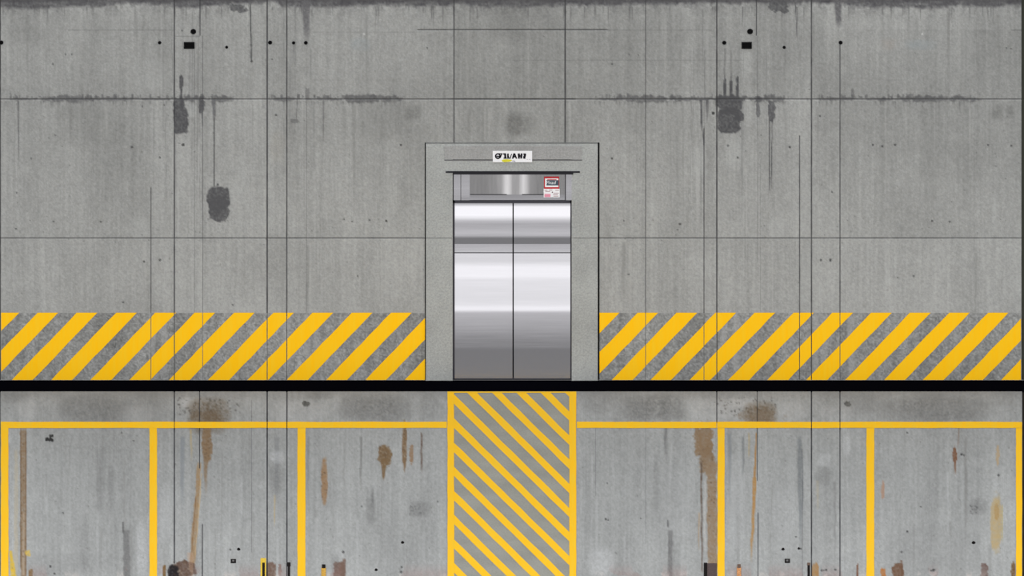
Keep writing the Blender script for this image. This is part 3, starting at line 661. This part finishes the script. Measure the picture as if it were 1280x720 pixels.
# doors: reflected bands by height, shaped through tilted normals
UP = [(253.5, 150), (256.5, 205), (258.5, 249), (269, 252), (272.5, 228), (276, 190), (280, 168), (284, 172), (291, 186), (294.5, 176), (297, 130), (298.5, 104), (300.5, 120), (303.5, 122), (304.8, 108)]
MID = [(305.0, 172), (309, 178), (312, 182), (315.6, 188)]
LOW = [(317.2, 214), (326, 213), (330, 228), (334, 243), (345, 243), (350, 228), (372, 222), (380, 227), (384.5, 240), (387.5, 238), (389.5, 205), (391.5, 180), (400, 171), (410, 160), (419, 145), (427, 130), (434, 125), (440, 118), (450, 118), (458, 118), (474, 118)]
def tl(st): return [(p, tilt_for(v)) for p, v in st]
LOWT = [(p, t if p < 445 else t - (p - 445) * .022) for p, t in tl(LOW)]
m_up, m_mid, m_low = steel('door_steel_upper', 'z', tl(UP)), steel('door_steel_rail', 'z', tl(MID)), steel('door_steel_lower', 'z', LOWT)
for (x0, x1, lab) in ((568.4, 640.6, 'left door leaf'), (642.2, 712.9, 'right door leaf')):
    d = MB(); slab(d, x0, 317.2, x1, 474.0, DR, DR - .018)
    leaf = d.build('door_leaf', m_low, lift)
    d = MB(); slab(d, x0, 253.0, x1, 305.0, DR, DR - .018); d.build('upper_panel', m_up, leaf)
    d = MB(); slab(d, x0, 305.2, x1, 315.4, DR, DR - .018); d.build('rail', m_mid, leaf)
si = MB(); slab(si, 566.0, 473.6, 714.4, 475.2, DR + .02, DR - .02); si.build('sill', M_DARKSTEEL, lift)

# ------------------------------------------------------------------ sign on the header
D0 = DS + .0065
sg = empty('sign', W(640.5, 202.9, D0), 'small white sign with bold black lettering on the concrete header above the elevator', 'sign')
pl = MB(); slab(pl, 615.9, 188.9, 665.2, 202.9, D0 + .006, D0); pl.build('sign_plate', M_WHITE, sg, bevel=.002)
DG = D0 + .0075
gl = MB(); ROUND = [True]
def gp(pts, mb=gl, fat=True):
    if fat and mb is gl and len(pts) == 4 and not ROUND[0]:
        cx = sum(p[0] for p in pts) / 4; cy = sum(p[1] for p in pts) / 4
        pts = [(a + (.38 if a > cx else -.38), b + (.2 if b > cy else -.2)) for a, b in pts]
    w = [W(a, b, DG) for a, b in pts]
    mb.poly(w[::-1] if area(pts) < 0 else w)
def ringpx(cx, cy, ro, ri, n=24, a0=0, a1=360, sq=1.0):
    for k in range(n):
        a, b = [math.radians(a0 + (a1 - a0) * (k + q) / n) for q in (0, 1)]
        gp([(cx + ro * math.cos(a), cy + ro * sq * math.sin(a)), (cx + ro * math.cos(b), cy + ro * sq * math.sin(b)), (cx + ri * math.cos(b), cy + ri * sq * math.sin(b)), (cx + ri * math.cos(a), cy + ri * sq * math.sin(a))])
ringpx(622.3, 195.2, 3.7, 2.0)                                    # round letter
gp([(619.5, 194.6), (625.2, 194.6), (625.2, 195.9), (619.5, 195.9)])
gp([(620.5, 196.6), (622.0, 196.0), (622.0, 198.2), (621.2, 198.2)]); gp([(623.2, 196.0), (624.6, 196.2), (623.9, 198.2), (623.2, 198.2)])
gp([(622.5, 191.6), (628.4, 191.6), (628.0, 192.9), (622.5, 192.9)]); gp([(626.6, 192.2), (628.3, 192.2), (625.6, 197.6), (624.4, 197.0)])
ROUND[0] = False
gp([(629.2, 191.8), (632.2, 191.8), (632.2, 193.2), (629.6, 193.2)]); gp([(630.5, 192.4), (632.2, 192.4), (632.6, 198.2), (630.9, 198.2)]); gp([(629.8, 197.2), (633.2, 197.2), (633.2, 198.2), (629.8, 198.2)])
gp([(634.2, 192.2), (635.6, 192.2), (636.0, 198.2), (634.4, 198.2)]); gp([(635.0, 197.2), (638.2, 197.2), (638.0, 198.2), (635.0, 198.2)]); gp([(638.6, 192.6), (639.8, 192.6), (638.4, 198.0), (637.2, 198.0)])
gp([(642.0, 191.9), (643.9, 191.9), (642.0, 198.2), (640.2, 198.2)]); gp([(642.6, 191.9), (644.3, 191.9), (646.2, 198.2), (644.4, 198.2)]); gp([(641.6, 195.4), (644.8, 195.4), (645.2, 196.5), (641.2, 196.5)])
gp([(647.4, 192.0), (649.6, 192.0), (649.4, 198.2), (648.0, 198.2)]); gp([(648.6, 194.4), (651.8, 194.4), (651.6, 195.6), (648.6, 195.6)]); gp([(651.2, 192.0), (652.9, 192.0), (652.2, 198.0), (650.6, 198.0)])
gp([(654.6, 192.0), (657.0, 192.0), (657.0, 193.2), (654.4, 193.2)]); gp([(655.0, 192.4), (657.4, 193.0), (656.6, 196.0), (655.2, 196.0)]); gp([(654.4, 195.2), (656.6, 195.2), (656.4, 198.3), (654.2, 198.0)])
gl.build('lettering', M_INK, sg)
yl_ = MB(); gp([(627.0, 200.6), (629.5, 199.2), (634.5, 199.0), (639.0, 199.6), (640.2, 200.8), (637.0, 202.2), (631.0, 202.7), (628.2, 202.2)], yl_); yl_.build('yellow_mark', M_STAINYELLOW, sg)
for q in ([(640.4, 200.6), (642.0, 200.6), (642.0, 202.0), (640.4, 202.0)], [(642.6, 200.2), (644.4, 201.6), (643.6, 202.5), (642.2, 202.2)],
          [(658.2, 199.0), (660.0, 199.0), (660.0, 199.5), (658.2, 199.5)], [(661.2, 199.0), (663.0, 199.0), (663.0, 199.5), (661.2, 199.5)]):
    gy_ = MB(); gp(q, gy_); gy_.build('grey_mark', M_INKGREY, sg)

# notice on the transom
D1 = -.0076
nt_ = empty('notice', W(689.6, 246.6, D1), 'small red and white notice on the steel transom above the right elevator door', 'sign')
def rect(name, x0, y0, x1, y1, lvl, mat, parent):
    mb = MB(); slab(mb, x0, y0, x1, y1, D1 + .004 + lvl * .0008, D1 + (.0 if lvl == 0 else .004)); return mb.build(name, mat, parent)
red = rect('red_panel', 680.0, 220.8, 699.0, 236.0, 0, M_RED, nt_)
rect('white_border', 681.3, 223.0, 698.0, 233.9, 1, M_WHITE, red)
rect('lettering_panel', 683.0, 225.2, 698.4, 231.8, 2, M_SLATE, red)
rect('red_heading', 684.0, 224.1, 695.5, 225.0, 2, M_RED, red)
low = rect('white_panel', 679.6, 236.0, 699.6, 246.6, 0, M_WHITE, nt_)
def text_mesh(txt, x0, y0, x1, y1, d, mat, name, parent):
    cu = bpy.data.curves.new(name, 'FONT'); cu.body = txt
    to = bpy.data.objects.new(name, cu); COL.objects.link(to)
    bpy.context.view_layer.update()
    me = bpy.data.meshes.new_from_object(to.evaluated_get(bpy.context.evaluated_depsgraph_get()))
    COL.objects.unlink(to); bpy.data.objects.remove(to)
    co = np.array([v.co[:] for v in me.vertices]); lo = co.min(0); hi = co.max(0)
    a = W(x0, y1, d); b = W(x1, y0, d); off = parent_world(parent)
    for v in me.vertices:
        u = (v.co.x - lo[0]) / (hi[0] - lo[0]); w = (v.co.y - lo[1]) / (hi[1] - lo[1])
        v.co = (a[0] + (b[0] - a[0]) * u - off[0], -d - off[1], a[2] + (b[2] - a[2]) * w - off[2])
    me.materials.clear(); me.materials.append(mat)
    return finish(bpy.data.objects.new(name, me), parent)
text_mesh('Mnauf', 683.2, 226.0, 695.2, 230.2, D1 + .0062, M_WHITE, 'lettering', red)
def bar(name, x0, y0, x1, y1, mat):
    mb = MB(); mb.poly([W(x0, y1, D1 + .0046), W(x1, y1, D1 + .0046), W(x1, y0, D1 + .0046), W(x0, y0, D1 + .0046)]); mb.build(name, mat, low)
m_fade = simple('faded_ink', (164, 128, 134)); m_dark = simple('dark_print', (90, 40, 60))
for yy, x0, x1 in ((237.5, 680.8, 684.2), (237.3, 686.4, 690.4), (237.6, 694.2, 698.8), (238.9, 681.6, 687.6), (241.0, 692.0, 698.6), (243.0, 691.4, 697.4), (244.8, 691.8, 698.2)):
    bar('print_line', x0, yy, x1, yy + .75, m_fade)
bar('pink_block', 680.6, 242.4, 688.2, 246.3, M_PINK)
bar('dark_mark', 689.8, 239.6, 691.2, 241.0, m_dark)

# ------------------------------------------------------------------ fixtures on the wall
def vent(x0, y0, x1, y1, label):
    b = W((x0 + x1) / 2, y1, 0); t = empty('wall_vent', (b[0], 0, b[2]), label, 'vent', 'black vents high on the wall')
    fr = MB()
    slab(fr, x0, y0, x1, y0 + .9, .012, 0); slab(fr, x0, y1 - .9, x1, y1, .012, 0); slab(fr, x0, y0 + .9, x0 + .9, y1 - .9, .012, 0); slab(fr, x1 - .9, y0 + .9, x1, y1 - .9, .012, 0)
    fr.build('frame', M_VENT, t)
    sl = MB(); n = 6
    slab(sl, x0 + .8, y0 + .8, x1 - .8, y1 - .8, .002, 0)
    for k in range(n):
        a = x0 + 1.2 + (x1 - x0 - 2.4) * k / n; slab(sl, a + .3, y0 + 1.0, a + (x1 - x0 - 2.4) / n - .3, y0 + 2.4, .008, .002)
    for k in range(3):
        slab(sl, x0 + .9, y0 + 3.0 + 1.5 * k, x1 - .9, y0 + 3.9 + 1.5 * k, .008, .002)
    sl.build('grille', simple('black_grille', (17, 17, 18), spec=.05), t)
vent(229.8, 52.9, 243.2, 61.0, 'small black rectangular vent on the upper wall, left of the elevator')
vent(927.0, 52.9, 939.8, 61.0, 'small black rectangular vent on the upper wall, right of the elevator')
def plug(x, y, r, label, name='wall_plug', cat='plug', group='black round plugs in the wall holes'):
    b = W(x, y, 0); t = empty(name, (b[0], 0, b[2]), label, cat, group)
    R_ = r / S
    a = MB(); a.ring((b[0], 0, b[2]), R_ * 1.05, R_ * .72, .008); a.build('rim', M_PLUG, t)
    a = MB(); a.cyl((b[0], 0, b[2]), R_ * .75, .005, r2=R_ * .6); a.build('cap', simple('cap_black', (14, 14, 15), spec=.05), t)
for (x, y, r, lab) in (
    (241.6, 39.3, 3.3, 'large black round plug just above the left black vent'),
    (937.6, 39.2, 3.4, 'large black round plug just above the right black vent'),
    (1.6, 53.0, 2.5, 'black round plug at the far left edge of the wall'),
    (199.6, 53.2, 2.0, 'small black round plug left of the left black vent, across the wall joint'),
    (283.3, 58.8, 1.7, 'small dark round plug a little right of the left black vent'),
    (337.6, 53.0, 2.4, 'black round plug between the two close wall joints right of the left vent'),
    (367.0, 53.4, 1.9, 'small black round plug, left one of the close pair left of the elevator'),
    (382.3, 53.3, 2.2, 'black round plug, right one of the close pair, under a dark wet streak'),
    (905.3, 53.2, 2.4, 'black round plug left of the right black vent, above dark drips'),
    (980.2, 59.0, 1.8, 'small dark round plug a little right of the right black vent'),
    (1050.8, 53.0, 2.3, 'black round plug at the top of a thin wall joint on the right')):
    plug(x, y, r, lab)

# ------------------------------------------------------------------ small metal things set in the ground
def stud(x, y, w, h, label, name='floor_stud', group='black studs set in the floor'):
    b = F(x, y); t = empty(name, b, label, 'stud', group)
    a = MB(); a.box((b[0] - w / 2 / S, b[1] - h / 2 / SP, 0), (b[0] + w / 2 / S, b[1] + h / 2 / SP, .006)); a.build('base', M_FBLACK, t, bevel=.004)
    a = MB(); a.box((b[0] - w * .22 / S, b[1] - h * .2 / SP, .006), (b[0] + w * .18 / S, b[1] + h * .2 / SP, .009)); a.build('cap', simple('stud_grey', (98, 98, 98), e=E_FLOOR), t)
stud(291.7, 701.6, 6.6, 5.0, 'square black stud in the floor of the second bay from the left')
stud(984.2, 701.4, 6.6, 5.0, 'square black stud in the floor of the bay right of the rusty line')
def bolt(x, y, r, label):
    b = F(x, y); t = empty('floor_bolt', b, label, 'bolt', 'small black bolts in the floor')
    R_ = r / S
    a = MB(); a.cyl(b, R_, .006, 'z', 16, r2=R_ * .9); o = a.build('washer', M_FBLACK, t)
    o.scale = (1, 1.7, 1)
    a = MB(); a.cyl((b[0], b[1], .006), R_ * .6, .012, 'z', 6); a.build('head', M_FBLACK, t)
for (x, y, r, lab) in ((298.3, 686.8, 2.2, 'small black bolt in the floor just above the left square stud'), (503.2, 678.4, 2.1, 'small black bolt in the floor left of the hatched walkway'),
    (470.2, 712.6, 2.0, 'small black bolt near the bottom edge, left of the hatched walkway'), (978.8, 686.8, 2.1, 'small black bolt in the floor just above the right square stud'),
    (998.6, 686.0, 1.6, 'small dark bolt beside a thin floor joint, right of the right square stud'), (1217.0, 678.6, 2.4, 'small black bolt in the floor of the rightmost bay, beside a tan stain')):
    bolt(x, y, r, lab)
def upright(name, label, cat, pieces):
    """pieces: (part name, x0, x1, ytop, ybottom, height m, material)"""
    x = sum((p[1] + p[2]) / 2 for p in pieces) / len(pieces)
    t = empty(name, F(x, max(p[4] for p in pieces)), label, cat)
    for (pn, x0, x1, y0, y1, h, mt) in pieces:
        a = F(x0, y0 ); b = F(x1, y1)
        mb = MB(); mb.box((a[0], a[1], 0), (b[0], b[1], h)); mb.build(pn, mt, t, bevel=.003)
upright('slot_plate', 'narrow yellow framed plate with a black slot beside a floor joint', 'plate',
        [('frame', 325.6, 327.8, 698, 726, .006, M_YTRIM), ('frame', 331.0, 332.6, 698, 726, .006, M_YTRIM), ('frame', 327.8, 331.0, 698, 703.5, .006, M_YTRIM), ('slot', 327.8, 331.0, 703.5, 726, .003, M_FBLACK)])
upright('iron_strip', 'thin black iron strip set in the floor beside the third yellow bay line', 'strip',
        [('strip', 359.8, 362.6, 706, 726, .006, M_FBLACK), ('end_knob', 358.9, 363.2, 703.6, 708, .009, M_FBLACK)])
upright('iron_plate', 'dark iron plate with a black edge left of the yellow line under a rust run', 'plate',
        [('edge_bar', 879.8, 884.0, 704, 727, .008, M_FBLACK), ('plate', 884.0, 896.2, 704.4, 727, .005, simple('dark_iron', (78, 64, 64), e=E_FLOOR, grain=.3, scale=40))])
upright('iron_strip', 'short black iron strip beside a floor joint, left of a tan rust patch', 'strip',
        [('strip', 1009.4, 1012.4, 704.5, 726, .006, M_FBLACK), ('end_knob', 1009.0, 1012.8, 704.0, 707, .009, M_BROWN)])
upright('brass_cleat', 'small brass cleat with a dark top on the floor right of the third yellow line', 'cleat',
        [('body', 401.6, 407.4, 710, 727, .008, M_BRASS), ('top', 402.4, 406.8, 706.4, 711, .012, M_FBLACK)])
upright('brass_cleat', 'small brass cleat on the floor right of the yellow line with the rust run', 'cleat',
        [('body', 921.0, 926.4, 709, 727, .008, simple('copper_brass', (198, 140, 90), e=E_FLOOR, grain=.5, scale=60)), ('top', 921.6, 925.8, 706, 711, .010, M_BROWN)])

# ------------------------------------------------------------------ light
w = bpy.data.worlds.new('overcast'); sc.world = w; w.use_nodes = True
nt = w.node_tree; bg = nt.nodes['Background']
tc = N(nt, 'ShaderNodeTexCoord'); sx = N(nt, 'ShaderNodeSeparateXYZ'); nt.links.new(tc.outputs['Generated'], sx.inputs[0])
rp_ = N(nt, 'ShaderNodeValToRGB'); cr = rp_.color_ramp
mr = N(nt, 'ShaderNodeMapRange'); mr.inputs['From Min'].default_value = -.1; mr.inputs['From Max'].default_value = 1
nt.links.new(sx.outputs['Z'], mr.inputs['Value']); nt.links.new(mr.outputs['Result'], rp_.inputs['Fac'])
SC = 2.4
def stop(i, z, v, new=True):
    el = cr.elements[i] if i < 2 else cr.elements.new((z + .1) / 1.1)
    el.position = (z + .1) / 1.1; el.color = (v / SC, v / SC, v / SC * 1.005, 1)
stop(0, SKY_Z0, SKY_LOW); stop(1, 1.0, 1.75); stop(2, SKY_Z, SKY_HIGH); stop(3, .4, 2.3); stop(4, .7, 1.95)
nt.links.new(rp_.outputs['Color'], bg.inputs['Color']); bg.inputs['Strength'].default_value = SC

# ------------------------------------------------------------------ camera
cd = bpy.data.cameras.new('camera'); cam = bpy.data.objects.new('camera', cd); COL.objects.link(cam)
cd.type = 'ORTHO'; cd.ortho_scale = 1280 / S; cd.clip_end = 200
z0 = (475 - 360) / CP; R0 = 22.0
cam.location = (0, -R0 * math.cos(PITCH), z0 + R0 * math.sin(PITCH))
cam.rotation_euler = (math.pi / 2 - PITCH, 0, 0)
sc.camera = cam
